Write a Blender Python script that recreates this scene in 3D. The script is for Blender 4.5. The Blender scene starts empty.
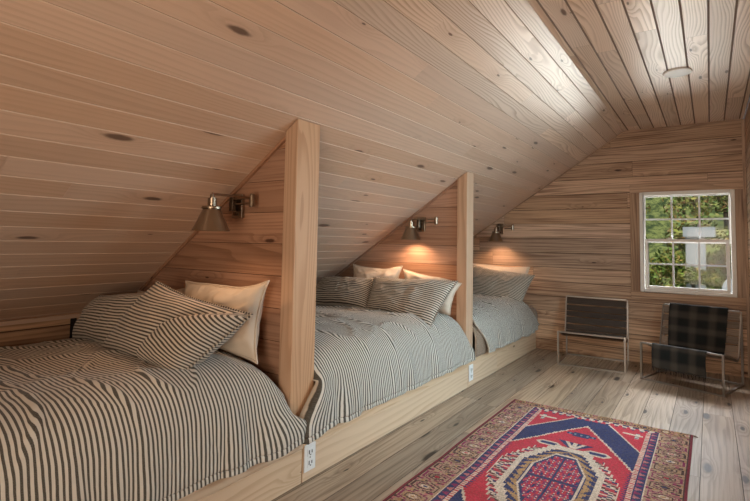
import bpy, bmesh, math, random
from mathutils import Vector, Matrix, noise
rnd = random.Random(7)
scene = bpy.context.scene
COL = scene.collection
PI = math.pi

# ------------------------------------------------------------------ layout
D = 5.733          # end wall
HC = 2.4402        # flat ceiling height
XC = 0.9403        # crease between slope and flat ceiling
T = 0.66686        # slope
XK = -1.65         # knee wall
XR = 1.97          # right wall
YB = -2.6          # wall behind the camera
BH = 0.2169        # bunk platform height
zs = lambda x: HC - T * (XC - x)
ZK = zs(XK)

# ------------------------------------------------------------------ helpers
def V3(a): return Vector(a)
def lerp(a, b, t): return a + (b - a) * t
def sstep(a, b, x):
    t = max(0.0, min(1.0, (x - a) / (b - a))); return t * t * (3 - 2 * t)

class MB:
    def __init__(s): s.v = []; s.f = []; s.uv = []; s.t = []; s.m = []
    def face(s, pts, uvs=None, tint=(.5, .5, .5), mi=0):
        n = len(s.v); s.v += [tuple(p) for p in pts]
        s.f.append(tuple(range(n, n + len(pts))))
        s.uv.append(uvs or [(0, 0)] * len(pts)); s.t.append(tint); s.m.append(mi)
    def build(s, name, mats, parent=None, smooth=False, weld=False):
        me = bpy.data.meshes.new(name)
        me.from_pydata(s.v, [], s.f)
        me.uv_layers.new(name='UVMap'); me.color_attributes.new('tint', 'FLOAT_COLOR', 'CORNER')
        uvl = me.uv_layers['UVMap']; ca = me.color_attributes['tint']
        for p in me.polygons:
            p.material_index = s.m[p.index]; p.use_smooth = smooth
            for k, li in enumerate(p.loop_indices):
                uvl.data[li].uv = s.uv[p.index][k]; ca.data[li].color = (*s.t[p.index], 1)
        for m in (mats if isinstance(mats, (list, tuple)) else [mats]): me.materials.append(m)
        if weld:
            bm = bmesh.new(); bm.from_mesh(me); bmesh.ops.remove_doubles(bm, verts=bm.verts, dist=1e-5)
            bmesh.ops.recalc_face_normals(bm, faces=bm.faces); bm.to_mesh(me); bm.free()
        o = bpy.data.objects.new(name, me); COL.objects.link(o)
        if parent: o.parent = parent
        return o
    # ---- box whose grain runs along 'axis'
    def box(s, lo, hi, axis=2, tint=None, M=None, mi=0):
        tint = tint or (rnd.random(), rnd.random(), rnd.random())
        x0, y0, z0 = lo; x1, y1, z1 = hi
        P = [(x0,y0,z0),(x1,y0,z0),(x1,y1,z0),(x0,y1,z0),(x0,y0,z1),(x1,y0,z1),(x1,y1,z1),(x0,y1,z1)]
        for q in ((0,3,2,1),(4,5,6,7),(0,1,5,4),(1,2,6,5),(2,3,7,6),(3,0,4,7)):
            pts = [Vector(P[i]) for i in q]
            n = (pts[1]-pts[0]).cross(pts[2]-pts[0])
            na = max(range(3), key=lambda i: abs(n[i]))
            ax = axis if na != axis else (axis + 1) % 3
            oth = 3 - na - ax
            uv = [(p[ax] + (0 if na != axis else 3.3), p[oth] + na * .37) for p in pts]
            if M: pts = [M @ p for p in pts]
            s.face(pts, uv, tint, mi)
    def tube(s, pts, r, n=10, mi=0, cap=True, tint=(.5,.5,.5)):
        pts = [Vector(p) for p in pts]; rings = []
        rr = r if isinstance(r, (list, tuple)) else [r] * len(pts)
        for i, p in enumerate(pts):
            d = (pts[min(i+1, len(pts)-1)] - pts[max(i-1, 0)]).normalized()
            a = d.orthogonal().normalized() if i == 0 else (a - d * a.dot(d)).normalized()
            b = d.cross(a)
            rings.append([p + (a * math.cos(2*PI*k/n) + b * math.sin(2*PI*k/n)) * rr[i] for k in range(n)])
        L = 0
        for i in range(len(rings)-1):
            l = (pts[i+1]-pts[i]).length
            for k in range(n):
                k2 = (k+1) % n
                s.face([rings[i][k], rings[i][k2], rings[i+1][k2], rings[i+1][k]],
                       [(L, k/n), (L, (k+1)/n), (L+l, (k+1)/n), (L+l, k/n)], tint, mi)
            L += l
        if cap:
            s.face(rings[0][::-1], None, tint, mi); s.face(rings[-1], None, tint, mi)
    def lathe(s, prof, c=(0,0,0), n=28, mi=0):
        c = Vector(c)
        for i in range(len(prof)-1):
            (r0, z0), (r1, z1) = prof[i], prof[i+1]
            for k in range(n):
                a, b = 2*PI*k/n, 2*PI*(k+1)/n
                P = lambda r, z, t: c + Vector((r*math.cos(t), r*math.sin(t), z))
                pts = [P(r0,z0,a), P(r0,z0,b), P(r1,z1,b), P(r1,z1,a)]
                if r0 < 1e-6: pts = [pts[0], pts[2], pts[3]]
                elif r1 < 1e-6: pts = pts[:3]
                s.face(pts, [(z0, a), (z0, b), (z1, b), (z1, a)][:len(pts)], (.5,.5,.5), mi)
    def bar(s, a, b, w, h=None, up=(0,0,1), mi=0):
        a = Vector(a); b = Vector(b); h = h or w
        d = (b - a).normalized(); u = Vector(up)
        if abs(d.dot(u)) > .98: u = Vector((0,1,0))
        x = d.cross(u).normalized(); y = x.cross(d)
        M = Matrix((( *x, 0), (*d, 0), (*y, 0), (0,0,0,1))).transposed(); M.translation = a
        s.box((-w/2, 0, -h/2), (w/2, (b-a).length, h/2), 1, M=M, mi=mi)

def bevel(o, w=.003, seg=2):
    m = o.modifiers.new('bevel', 'BEVEL'); m.width = w; m.segments = seg; m.limit_method = 'ANGLE'
    return o
def weld(o):
    bm = bmesh.new(); bm.from_mesh(o.data); bmesh.ops.remove_doubles(bm, verts=bm.verts, dist=1e-5)
    bmesh.ops.recalc_face_normals(bm, faces=bm.faces); bm.to_mesh(o.data); bm.free(); return o
def struct(o): o['kind'] = 'structure'; return o
def tag(o, label, cat, group=None):
    o['label'] = label; o['category'] = cat
    if group: o['group'] = group
    return o
def empty(name, loc=(0,0,0), rz=0):
    o = bpy.data.objects.new(name, None); COL.objects.link(o); o.empty_display_size = .1
    o.location = loc; o.rotation_euler = (0, 0, rz); return o

# ------------------------------------------------------------------ materials
def newmat(name):
    m = bpy.data.materials.new(name); m.use_nodes = True
    nt = m.node_tree; return m, nt, nt.nodes['Principled BSDF']
class N:
    def __init__(s, nt): s.nt = nt
    def n(s, t, **k):
        o = s.nt.nodes.new(t)
        for a, b in k.items(): setattr(o, a, b)
        return o
    def link(s, a, b): s.nt.links.new(a, b)
    def put(s, sock, v):
        if hasattr(v, 'is_output') or isinstance(v, bpy.types.NodeSocket): s.link(v, sock)
        else: sock.default_value = v
    def math(s, op, a, b=0.0, c=0.0, clamp=False):
        o = s.n('ShaderNodeMath', operation=op, use_clamp=clamp)
        for i, x in enumerate((a, b, c)): s.put(o.inputs[i], x)
        return o.outputs[0]
    def mix(s, f, a, b, mode='MIX'):
        o = s.n('ShaderNodeMix', data_type='RGBA', blend_type=mode)
        s.put(o.inputs[0], f); s.put(o.inputs[6], a if not isinstance(a, tuple) else (*a[:3], 1)); s.put(o.inputs[7], b if not isinstance(b, tuple) else (*b[:3], 1))
        return o.outputs[2]
    def ramp(s, f, a, b, lo=0.0, hi=1.0):
        o = s.n('ShaderNodeMapRange', interpolation_type='SMOOTHSTEP'); s.put(o.inputs[0], f)
        for i, x in enumerate((a, b, lo, hi)): o.inputs[i+1].default_value = x
        return o.outputs[0]
    def noise(s, v, scale=1, detail=2, rough=.5, dim='3D', dist=0):
        o = s.n('ShaderNodeTexNoise', noise_dimensions=dim); s.link(v, o.inputs['Vector'])
        o.inputs['Scale'].default_value = scale; o.inputs['Detail'].default_value = detail
        o.inputs['Roughness'].default_value = rough; o.inputs['Distortion'].default_value = dist
        return o.outputs[0]
    def comb(s, x, y, z=0.0):
        o = s.n('ShaderNodeCombineXYZ')
        for i, q in enumerate((x, y, z)): s.put(o.inputs[i], q)
        return o.outputs[0]

def wood(name, light, dark, knot=(.09,.045,.025), rough=.5, ring=.55, freq=34, warp=7, knots=.5, var=.12, coat=0.0, coat_rough=.3, fine=.35, spec=.3, us=.75, blotch=.0, streak=.0, ksize=1.0):
    m, nt, b = newmat(name); g = N(nt)
    uv = g.n('ShaderNodeUVMap', uv_map='UVMap').outputs[0]
    at = g.n('ShaderNodeAttribute', attribute_name='tint')
    sp = g.n('ShaderNodeSeparateColor'); g.link(at.outputs['Color'], sp.inputs[0])
    R, G, B = sp.outputs
    su = g.n('ShaderNodeSeparateXYZ'); g.link(uv, su.inputs[0])
    u = g.math('ADD', su.outputs[0], g.math('MULTIPLY', G, 41.0)); v = g.math('ADD', su.outputs[1], g.math('MULTIPLY', B, 17.0))
    # knots
    kv = g.comb(g.math('MULTIPLY', u, 1.5), g.math('MULTIPLY', v, 5.5))
    vo = g.n('ShaderNodeTexVoronoi', voronoi_dimensions='2D'); g.link(kv, vo.inputs['Vector']); vo.inputs['Scale'].default_value = 1
    dist = g.math('ADD', vo.outputs['Distance'], g.math('MULTIPLY', g.math('SUBTRACT', g.noise(g.comb(g.math('MULTIPLY', u, 30.0), g.math('MULTIPLY', v, 60.0)), 1, 2), .5), .035))
    sc = g.n('ShaderNodeSeparateColor'); g.link(vo.outputs['Color'], sc.inputs[0])
    gate = g.math('LESS_THAN', sc.outputs[0], knots)
    size = g.math('ADD', g.math('MULTIPLY', g.math('POWER', sc.outputs[1], 1.6), .065*ksize), .018*ksize)
    kn = g.n('ShaderNodeMapRange', interpolation_type='SMOOTHSTEP'); g.put(kn.inputs[0], g.math('DIVIDE', dist, size))
    for i, x in enumerate((1.25, .55, 0.0, 1.0)): kn.inputs[i+1].default_value = x
    kmask = g.math('MULTIPLY', kn.outputs[0], gate)
    halo = g.math('MULTIPLY', g.ramp(dist, .32, .03), gate)
    # cathedral growth rings
    n1 = g.noise(g.comb(g.math('MULTIPLY', u, us), g.math('MULTIPLY', v, 5.0), G), 1, 1.5)
    n2 = g.noise(g.comb(g.math('MULTIPLY', u, 2.4), g.math('MULTIPLY', v, 22.0), B), 1, 2)
    rc = g.math('ADD', g.math('MULTIPLY', v, float(freq)), g.math('MULTIPLY', n1, float(warp)))
    rc = g.math('ADD', rc, g.math('MULTIPLY', n2, .55)); rc = g.math('ADD', rc, g.math('MULTIPLY', halo, 2.2))
    fr = g.math('FRACT', rc)
    late = g.math('MULTIPLY', g.ramp(fr, .30, .88), g.ramp(fr, 1.0, .93))
    blot = g.noise(g.comb(g.math('MULTIPLY', u, 1.2), g.math('MULTIPLY', v, 9.0), R), 1, 2)
    amp = g.math('MULTIPLY', late, g.ramp(blot, .25, .65, .25, 1.0))
    fg = g.noise(g.comb(g.math('MULTIPLY', u, 4.5), g.math('MULTIPLY', v, 120.0), R), 1, 3, .65)
    f = g.math('ADD', g.math('MULTIPLY', amp, ring), g.math('MULTIPLY', g.math('SUBTRACT', fg, .5), fine), clamp=True)
    c = g.mix(f, light, dark)
    if streak:
        sn = g.noise(g.comb(g.math('MULTIPLY', u, 1.1), g.math('MULTIPLY', v, 48.0), B), 1, 2, .6)
        c = g.mix(g.math('MULTIPLY', g.ramp(sn, .50, .66), streak), c, dark)
        c = g.mix(g.math('MULTIPLY', g.ramp(sn, .42, .28), streak*.45), c, tuple(min(1, x*1.35) for x in light))
    if blotch: c = g.mix(g.math('MULTIPLY', g.ramp(blot, .5, .75), blotch), c, dark)
    c = g.mix(kmask, c, knot)
    c = g.mix(g.math('MULTIPLY', g.math('SUBTRACT', halo, kmask, clamp=True), .25), c, dark)
    val = g.math('ADD', 1.0, g.math('MULTIPLY', g.math('SUBTRACT', R, .5), var * 2))
    hv = g.n('ShaderNodeHueSaturation'); g.link(c, hv.inputs['Color']); g.link(val, hv.inputs['Value'])
    g.put(hv.inputs['Saturation'], g.math('ADD', .9, g.math('MULTIPLY', G, .2)))
    g.link(hv.outputs[0], b.inputs['Base Color'])
    b.inputs['Roughness'].default_value = rough; b.inputs['Specular IOR Level'].default_value = spec
    if coat: g.link(g.math('MULTIPLY', g.ramp(g.math('ADD', blot, g.math('MULTIPLY', f, -.35)), .2, .5, .25, 1.3), coat), b.inputs['Coat Weight'])
    b.inputs['Coat Roughness'].default_value = coat_rough
    bp = g.n('ShaderNodeBump'); bp.inputs['Strength'].default_value = .12; bp.inputs['Distance'].default_value = .002
    g.link(f, bp.inputs['Height']); g.link(bp.outputs[0], b.inputs['Normal'])
    return m
def plain(name, col, rough=.6, metal=0.0, spec=.4, bump=0, bscale=60, vary=.0):
    m, nt, b = newmat(name); g = N(nt)
    tc = g.n('ShaderNodeTexCoord').outputs['Object']
    nz = g.noise(tc, bscale, 3)
    c = g.mix(g.math('MULTIPLY', nz, vary), col, tuple(x * .45 for x in col))
    g.link(c, b.inputs['Base Color'])
    b.inputs['Roughness'].default_value = rough; b.inputs['Metallic'].default_value = metal; b.inputs['Specular IOR Level'].default_value = spec
    if bump:
        bp = g.n('ShaderNodeBump'); bp.inputs['Strength'].default_value = bump; bp.inputs['Distance'].default_value = .003
        g.link(nz, bp.inputs['Height']); g.link(bp.outputs[0], b.inputs['Normal'])
    return m

M_CEIL = wood('whitewashed_pine', (.64,.445,.325), (.42,.265,.18), (.16,.10,.07), .42, ring=.30, freq=34, warp=7, us=.5, knots=.6, ksize=1.35, var=.07, coat=.10, coat_rough=.32, fine=.42)
M_FLAT = wood('varnished_pine', (.72,.54,.41), (.40,.245,.15), (.16,.09,.055), .38, ring=.72, freq=52, warp=15, knots=.34, var=.14, coat=.28, coat_rough=.3, fine=.25)
M_CGROOVE = plain('lit_groove', (.68,.51,.385), .6)  # side of the slope grooves that catches light, brightness painted into the colour
M_CGROOVE2 = plain('shaded_groove', (.22,.125,.075), .7)  # opposite side of the slope grooves, shade painted into the colour
M_FGROOVE = plain('dark_groove', (.20,.125,.085), .7)
M_WALL = wood('brown_pine', (.60,.40,.265), (.19,.098,.06), (.07,.035,.022), .5, ring=.62, freq=38, warp=9, us=.42, knots=.22, var=.20, fine=1.0, blotch=.55, streak=.6)
M_PART = wood('red_pine', (.45,.26,.17), (.22,.112,.068), (.09,.04,.025), .5, ring=.55, freq=32, warp=9, us=.5, knots=.22, var=.14, fine=.5, blotch=.35, streak=.4)
M_WGROOVE = plain('wall_groove', (.085,.048,.03), .8)
M_PGROOVE = plain('partition_groove', (.15,.075,.042), .7)
M_POST = wood('clear_fir', (.60,.385,.245), (.40,.22,.12), (.2,.11,.07), .5, ring=.55, freq=34, warp=11, us=.5, knots=.0, var=.06, fine=.35)
M_BASE = wood('pale_pine', (.70,.52,.36), (.50,.32,.19), (.25,.15,.09), .5, ring=.55, freq=24, warp=6, knots=.15, var=.07, fine=.22)
M_FLOOR = wood('weathered_floor_pine', (.44,.335,.24), (.18,.122,.08), (.045,.03,.02), .42, ring=.60, freq=28, warp=9, us=.5, knots=.8, ksize=1.7, streak=.5, var=.20, fine=.9, coat=.12, coat_rough=.35, blotch=.4)
M_FLGROOVE = plain('floor_gap', (.075,.055,.04), .8)

def stripes(name, light, dark, period=.018, duty=.46, rough=.85, weave=.15, bump=.55):
    m, nt, b = newmat(name); g = N(nt)
    uv = g.n('ShaderNodeUVMap', uv_map='UVMap').outputs[0]
    su = g.n('ShaderNodeSeparateXYZ'); g.link(uv, su.inputs[0])
    w = g.noise(g.comb(g.math('MULTIPLY', su.outputs[0], 6.0), g.math('MULTIPLY', su.outputs[1], 6.0)), 1, 2)
    x = g.math('ADD', su.outputs[0], g.math('MULTIPLY', w, .005))
    f = g.math('FRACT', g.math('DIVIDE', x, period))
    k = g.math('MULTIPLY', g.ramp(f, .5-duty/2-.05, .5-duty/2+.05), g.ramp(f, .5+duty/2+.05, .5+duty/2-.05))
    th = g.noise(g.comb(g.math('MULTIPLY', su.outputs[0], 260.0), g.math('MULTIPLY', su.outputs[1], 260.0)), 1, 2)
    k = g.math('MULTIPLY', k, g.ramp(th, .2, .6, 1-weave, 1.0))
    g.link(g.mix(k, light, dark), b.inputs['Base Color'])
    b.inputs['Roughness'].default_value = rough; b.inputs['Specular IOR Level'].default_value = .15
    b.inputs['Sheen Weight'].default_value = .15
    wr = g.noise(g.comb(g.math('MULTIPLY', su.outputs[0], 22.0), g.math('MULTIPLY', su.outputs[1], 12.0)), 1, 4, .6)
    bp = g.n('ShaderNodeBump'); bp.inputs['Strength'].default_value = bump; bp.inputs['Distance'].default_value = .02
    g.link(wr, bp.inputs['Height']); g.link(bp.outputs[0], b.inputs['Normal'])
    return m
M_TICK = stripes('ticking_cotton', (.68,.64,.57), (.075,.068,.055))
M_TICKW = stripes('ticking_cotton_pillow', (.62,.55,.46), (.06,.05,.04), .0165, .5)
M_SHEET = stripes('ticking_sheet', (.50,.37,.27), (.07,.045,.03), .018, .5)
M_WHITE = plain('cream_cotton', (.66,.57,.47), .9, spec=.1, bump=.5, bscale=9, vary=.12)
M_BRASS = plain('aged_brass', (.33,.255,.185), .32, 1.0, vary=.3, bscale=25)
M_BRASSD = plain('dark_bronze', (.10,.072,.052), .4, 1.0)
M_SHADEIN = plain('shade_lining', (.85,.80,.72), .6)
M_STEEL = plain('brushed_steel', (.40,.37,.34), .36, 1.0, vary=.25, bscale=40)
M_VINYL = plain('white_vinyl', (.86,.84,.80), .4)
M_MUNTIN = plain('daylit_vinyl', (.90,.95,1.0), .35)  # same white vinyl with bluish daylight painted into the colour
M_PLATE = plain('white_plastic', (.82,.82,.82), .4)
M_HOLE = plain('dark_slots', (.03,.03,.03), .6)
M_LENS = plain('milky_lens', (.93,.91,.86), .5)
M_SLAT = wood('dark_slat_leather', (.060,.038,.026), (.022,.014,.010), (.02,.012,.01), .5, ring=.6, freq=60, warp=4, knots=.0, var=.35, fine=.6)
M_SLATG = wood('sheen_slat_leather', (.27,.20,.15), (.10,.07,.05), (.03,.02,.015), .45, ring=.6, freq=60, warp=4, knots=.0, var=.35, fine=.6)  # same slat leather made paler, reflections painted into the colour
M_BLACK = plain('matte_black', (.012,.010,.009), .7)

def bulb_mat():
    m, nt, b = newmat('warm_bulb'); b.inputs['Base Color'].default_value = (1,.8,.55,1)
    b.inputs['Emission Color'].default_value = (1,.62,.32,1); b.inputs['Emission Strength'].default_value = 6
    return m
M_BULB = bulb_mat()
def glass_mat():
    m, nt, b = newmat('window_glass'); g = N(nt)
    tr = g.n('ShaderNodeBsdfTransparent'); gl = g.n('ShaderNodeBsdfGlossy'); gl.inputs['Roughness'].default_value = .02
    lw = g.n('ShaderNodeLayerWeight'); lw.inputs[0].default_value = .25
    mx = g.n('ShaderNodeMixShader'); g.link(g.math('MULTIPLY', lw.outputs['Fresnel'], .5), mx.inputs[0])
    g.link(tr.outputs[0], mx.inputs[1]); g.link(gl.outputs[0], mx.inputs[2])
    g.link(mx.outputs[0], nt.nodes['Material Output'].inputs[0]); return m
M_GLASS = glass_mat()
def vcol(name, rough=.9, attr='tint', bump=0, spec=.2, trans=0.0):
    m, nt, b = newmat(name); g = N(nt)
    at = g.n('ShaderNodeAttribute', attribute_name=attr)
    tc = g.n('ShaderNodeTexCoord').outputs['Object']
    nz = g.noise(tc, 90, 3, .7)
    c = g.mix(g.ramp(nz, .3, .7, 0, .35), at.outputs['Color'], (.16,.12,.10))
    g.link(c if bump else at.outputs['Color'], b.inputs['Base Color'])
    b.inputs['Roughness'].default_value = rough; b.inputs['Specular IOR Level'].default_value = spec
    if trans:
        b.inputs['Transmission Weight'].default_value = 0
    if bump:
        bp = g.n('ShaderNodeBump'); bp.inputs['Strength'].default_value = bump; bp.inputs['Distance'].default_value = .004
        g.link(g.noise(tc, 220, 2), bp.inputs['Height']); g.link(bp.outputs[0], b.inputs['Normal'])
    return m
M_RUG = vcol('wool_pile', .95, bump=.6, spec=.05)
M_LEAF = vcol('leaves', .6, spec=.3)
M_BARK = plain('bark', (.10,.075,.05), .9, vary=.5, bscale=12)
def plaid_mat():
    m, nt, b = newmat('dark_plaid_wool'); g = N(nt)
    uv = g.n('ShaderNodeUVMap', uv_map='UVMap').outputs[0]; su = g.n('ShaderNodeSeparateXYZ'); g.link(uv, su.inputs[0])
    def band(s, p, off, w):
        f = g.math('ABSOLUTE', g.math('SUBTRACT', g.math('FRACT', g.math('ADD', g.math('DIVIDE', s, p), off)), .5))
        return g.ramp(f, w, w*.25)
    a = band(su.outputs[0], .16, .2, .30); c = band(su.outputs[1], .13, .1, .30)
    k = g.math('ADD', g.math('MULTIPLY', a, .5), g.math('MULTIPLY', c, .5))
    col = g.mix(k, (.018,.020,.020), (.085,.073,.062))
    g.link(col, b.inputs['Base Color']); b.inputs['Roughness'].default_value = .95; b.inputs['Specular IOR Level'].default_value = .1
    b.inputs['Sheen Weight'].default_value = .1
    return m
M_PLAID = plaid_mat()
M_FRINGE = plain('dark_wool_fringe', (.03,.027,.025), .95, spec=.1)

# ------------------------------------------------------------------ board sheets
def boards(mb, O, U, V, ulen, vlen, w, seed, seg=(1.5, 3.2), bev=.004, dep=.004, mi=0, mg=1, mg2=None, hi=None, v0=0.0, backing=True, cut_ends=True):
    r = random.Random(seed); O, U, V = Vector(O), Vector(U), Vector(V); Nn = U.cross(V)   # normal towards the room
    j = 0; v = v0
    while v < vlen - 1e-4:
        ve = min(v + w, vlen); u = 0.0 if not cut_ends else -r.random() * 2
        while u < ulen - 1e-4:
            ue = u + r.uniform(*seg) if cut_ends else ulen
            a, e = max(u, 0), min(ue, ulen)
            if e - a > .02:
                tint = (r.random(), r.random(), r.random()); gp = .0008
                P = lambda uu, vv, dd: O + U*uu + V*vv - Nn*dd
                a2, e2 = a + (gp if a > 0 else 0), e - (gp if e < ulen else 0)
                uvq = lambda q: [(x, y) for x, y in q]
                q = [(a2, v+bev), (e2, v+bev), (e2, ve-bev), (a2, ve-bev)]
                mb.face([P(x, y, 0) for x, y in q], uvq(q), tint, mi if hi is None or v < hi[0] else hi[1])
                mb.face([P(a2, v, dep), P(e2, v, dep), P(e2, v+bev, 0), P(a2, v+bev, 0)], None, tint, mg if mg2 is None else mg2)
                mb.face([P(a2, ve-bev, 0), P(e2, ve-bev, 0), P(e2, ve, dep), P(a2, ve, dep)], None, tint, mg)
            u = ue
        v = ve; j += 1
    if backing:
        P = lambda uu, vv: O + U*uu + V*vv - Nn*(dep + .004)
        mb.face([P(0,0), P(ulen,0), P(ulen,vlen), P(0,vlen)], None, (.5,.5,.5), mg)
def clip(o, planes):
    bm = bmesh.new(); bm.from_mesh(o.data)
    for co, no in planes:      # keeps the side opposite to 'no'
        bmesh.ops.bisect_plane(bm, geom=bm.verts[:] + bm.edges[:] + bm.faces[:], plane_co=co, plane_no=no, clear_outer=True)
    bm.to_mesh(o.data); bm.free()
def hole(o, axis, a0, a1, z0, z1):
    bm = bmesh.new(); bm.from_mesh(o.data)
    for ax, val in ((axis, a0), (axis, a1), (2, z0), (2, z1)):
        co = Vector((0,0,0)); co[ax] = val; no = Vector((0,0,0)); no[ax] = 1
        bmesh.ops.bisect_plane(bm, geom=bm.verts[:] + bm.edges[:] + bm.faces[:], plane_co=co, plane_no=no)
    dead = [f for f in bm.faces if a0 < f.calc_center_median()[axis] < a1 and z0 < f.calc_center_median()[2] < z1]
    bmesh.ops.delete(bm, geom=dead, context='FACES'); bm.to_mesh(o.data); bm.free()

YL = D - YB
# floor
mb = MB(); boards(mb, (XK, YB, 0), (0,1,0), (-1,0,0), YL, 0, .1, 1)
mb = MB(); boards(mb, (XR, YB, 0), (0,1,0), (-1,0,0), YL, XR - XK, .178, 11, seg=(1.2, 2.6), bev=.0014, dep=.004)
struct(mb.build('floor', [M_FLOOR, M_FLGROOVE]))
# flat ceiling (normal down)
mb = MB(); boards(mb, (XC, YB, HC), (0,1,0), (1,0,0), YL, XR - XC, .119, 12, seg=(1.4, 3.0), bev=.0055, dep=.004, v0=-.078)
o = struct(mb.build('ceiling', [M_FLAT, M_FGROOVE])); clip(o, [((XC,0,0), (-1,0,0))])
# sloped ceiling
S = Vector((1, 0, T)).normalized(); SL = (XC - XK) * math.sqrt(1 + T*T)
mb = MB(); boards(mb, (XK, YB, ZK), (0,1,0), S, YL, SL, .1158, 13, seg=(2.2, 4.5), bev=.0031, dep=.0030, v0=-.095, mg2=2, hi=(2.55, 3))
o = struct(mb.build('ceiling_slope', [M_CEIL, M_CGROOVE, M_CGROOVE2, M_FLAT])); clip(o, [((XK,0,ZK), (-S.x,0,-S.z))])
# knee wall
mb = MB(); boards(mb, (XK, YB, 0), (0,1,0), (0,0,1), YL, ZK+.06, .13, 14, v0=-.005, bev=.003)
struct(mb.build('wall_left', [M_WALL, M_WGROOVE]))
# end wall with window hole
WX0, WX1, WZ0, WZ1 = 1.0763, 1.8821, .7347, 1.7642
mb = MB(); boards(mb, (XK, D, 0), (1,0,0), (0,0,1), XR - XK, HC, .1655, 15, seg=(1.3, 3.0), bev=.0026, v0=-.047)
o = struct(mb.build('wall_end', [M_WALL, M_WGROOVE]))
clip(o, [((XC, D, HC), (-T, 0, 1)), ((0,0,HC), (0,0,1)), ((0,0,0), (0,0,-1))]); hole(o, 0, WX0+.004, WX1-.004, WZ0+.004, WZ1-.004)
# right wall with a window beside the beds (out of frame)
RY0, RY1, RZ0, RZ1 = 2.35, 4.25, .75, 1.72
mb = MB(); boards(mb, (XR, D, 0), (0,-1,0), (0,0,1), YL, HC, .1655, 16, bev=.0026, v0=-.047)
# normal must face -x
o = struct(mb.build('wall_right', [M_WALL, M_WGROOVE])); 
for p in o.data.polygons: pass
clip(o, [((0,0,HC), (0,0,1)), ((0,0,0), (0,0,-1))]); hole(o, 1, RY0, RY1, RZ0, RZ1)
# wall behind the camera
mb = MB(); boards(mb, (XR, YB, 0), (-1,0,0), (0,0,1), XR - XK, HC, .1655, 17, bev=.0026, v0=-.047)
o = struct(mb.build('wall_back', [M_WALL, M_WGROOVE])); clip(o, [((XC, YB, HC), (-T, 0, 1)), ((0,0,HC), (0,0,1)), ((0,0,0), (0,0,-1))])

# mouldings (each a run of its own)
def trim(name, pts, r, mat=M_WALL):
    mb = MB(); pts = [Vector(p) for p in pts]
    for a, b in zip(pts, pts[1:]): mb.bar(a, b, r, r, up=(0,1,0) if abs((b-a).normalized().y) < .9 else (0,0,1))
    return struct(mb.build(name, mat))
trim('trim_1', [(XK+.012, YB+.01, ZK-.016), (XK+.012, D-.01, ZK-.016)], .024, M_CEIL)
trim('trim_2', [(XK+.03, D-.006, zs(XK+.03)-.006), (XC, D-.006, HC-.006), (XR-.02, D-.006, HC-.006)], .013, M_WALL)
trim('trim_3', [(XR-.012, D-.012, .01), (XR-.012, D-.012, HC-.01)], .022, M_WALL)
# dark narrow strip in the knee wall beside the first pillows
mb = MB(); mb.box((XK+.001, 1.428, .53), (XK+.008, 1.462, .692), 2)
struct(mb.build('dark_strip', M_BLACK))

# ------------------------------------------------------------------ windows
def window(name, M, w, h, split, cols=3):
    """local: x across, y into the room is -y, z up; origin at lower left of the vinyl frame"""
    root = struct(empty(name))
    def part(nm, fn, mat, par=root, bev=.002):
        mb = MB(); fn(mb)
        for i in range(len(mb.v)): mb.v[i] = tuple(M @ Vector(mb.v[i]))
        o = mb.build(nm, mat, par)
        if bev: weld(o); bevel(o, bev, 1)
        return o
    cw = .088
    for lo, hi, ax in (((-cw, -.018, -cw), (w+cw, .002, -.001), 0), ((-cw, -.018, h+.001), (w+cw, .002, h+cw), 0), ((-cw, -.016, 0), (-.001, .002, h), 2), ((w+.001, -.016, 0), (w+cw, .002, h), 2)):
        part('casing', lambda m, lo=lo, hi=hi, ax=ax: m.box(lo, hi, ax), M_WALL)
    fw = .036
    def frame(m):
        m.box((0, -.022, 0), (fw, .07, h)); m.box((w-fw, -.022, 0), (w, .07, h)); m.box((fw, -.022, 0), (w-fw, .07, fw)); m.box((fw, -.022, h-fw), (w-fw, .07, h))
    part('frame', frame, M_VINYL, bev=.004)
    def sash(nm, z0, z1, y, inset, st):
        x0, x1 = fw + inset, w - fw - inset
        def fr(m):
            m.box((x0, y, z0), (x0+st, y+.03, z1)); m.box((x1-st, y, z0), (x1, y+.03, z1))
            m.box((x0+st, y, z0), (x1-st, y+.03, z0+st)); m.box((x0+st, y, z1-st), (x1-st, y+.03, z1))
        s = part(nm, fr, M_VINYL)
        gx0, gx1, gz0, gz1 = x0+st, x1-st, z0+st, z1-st
        def mun(m):
            for k in range(1, cols):
                xx = lerp(gx0, gx1, k/cols); m.box((xx-.008, y+.004, gz0), (xx+.008, y+.022, gz1))
            zz = (gz0+gz1)/2; m.box((gx0, y+.005, zz-.008), (gx1, y+.021, zz+.008))
        part('muntin', mun, M_MUNTIN, s, bev=0)
        part('glass', lambda m: m.face([(gx0, y+.018, gz0), (gx1, y+.018, gz0), (gx1, y+.018, gz1), (gx0, y+.018, gz1)]), M_GLASS, s, bev=0)
        return s
    sash('upper_sash', split-.02, h-fw, .030, .002, .010)
    low = sash('lower_sash', fw, split+.018, -.004, .012, .028)
    for k in (.33, .67):
        part('sash_lock', lambda m, k=k: (m.box((w*k-.03, -.010, split+.018), (w*k+.03, .014, split+.028)), m.box((w*k-.01, -.014, split+.028), (w*k+.02, .004, split+.034))), M_VINYL, low, bev=0)
    return root
M1 = Matrix.Translation((WX0, D, WZ0))
window('window_1', M1, WX1-WX0, WZ1-WZ0, .527)
M2 = Matrix.Translation((XR, RY1, RZ0)) @ Matrix.Rotation(-PI/2, 4, 'Z')
window('window_2', M2, RY1-RY0, RZ1-RZ0, .5, 6)

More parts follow.
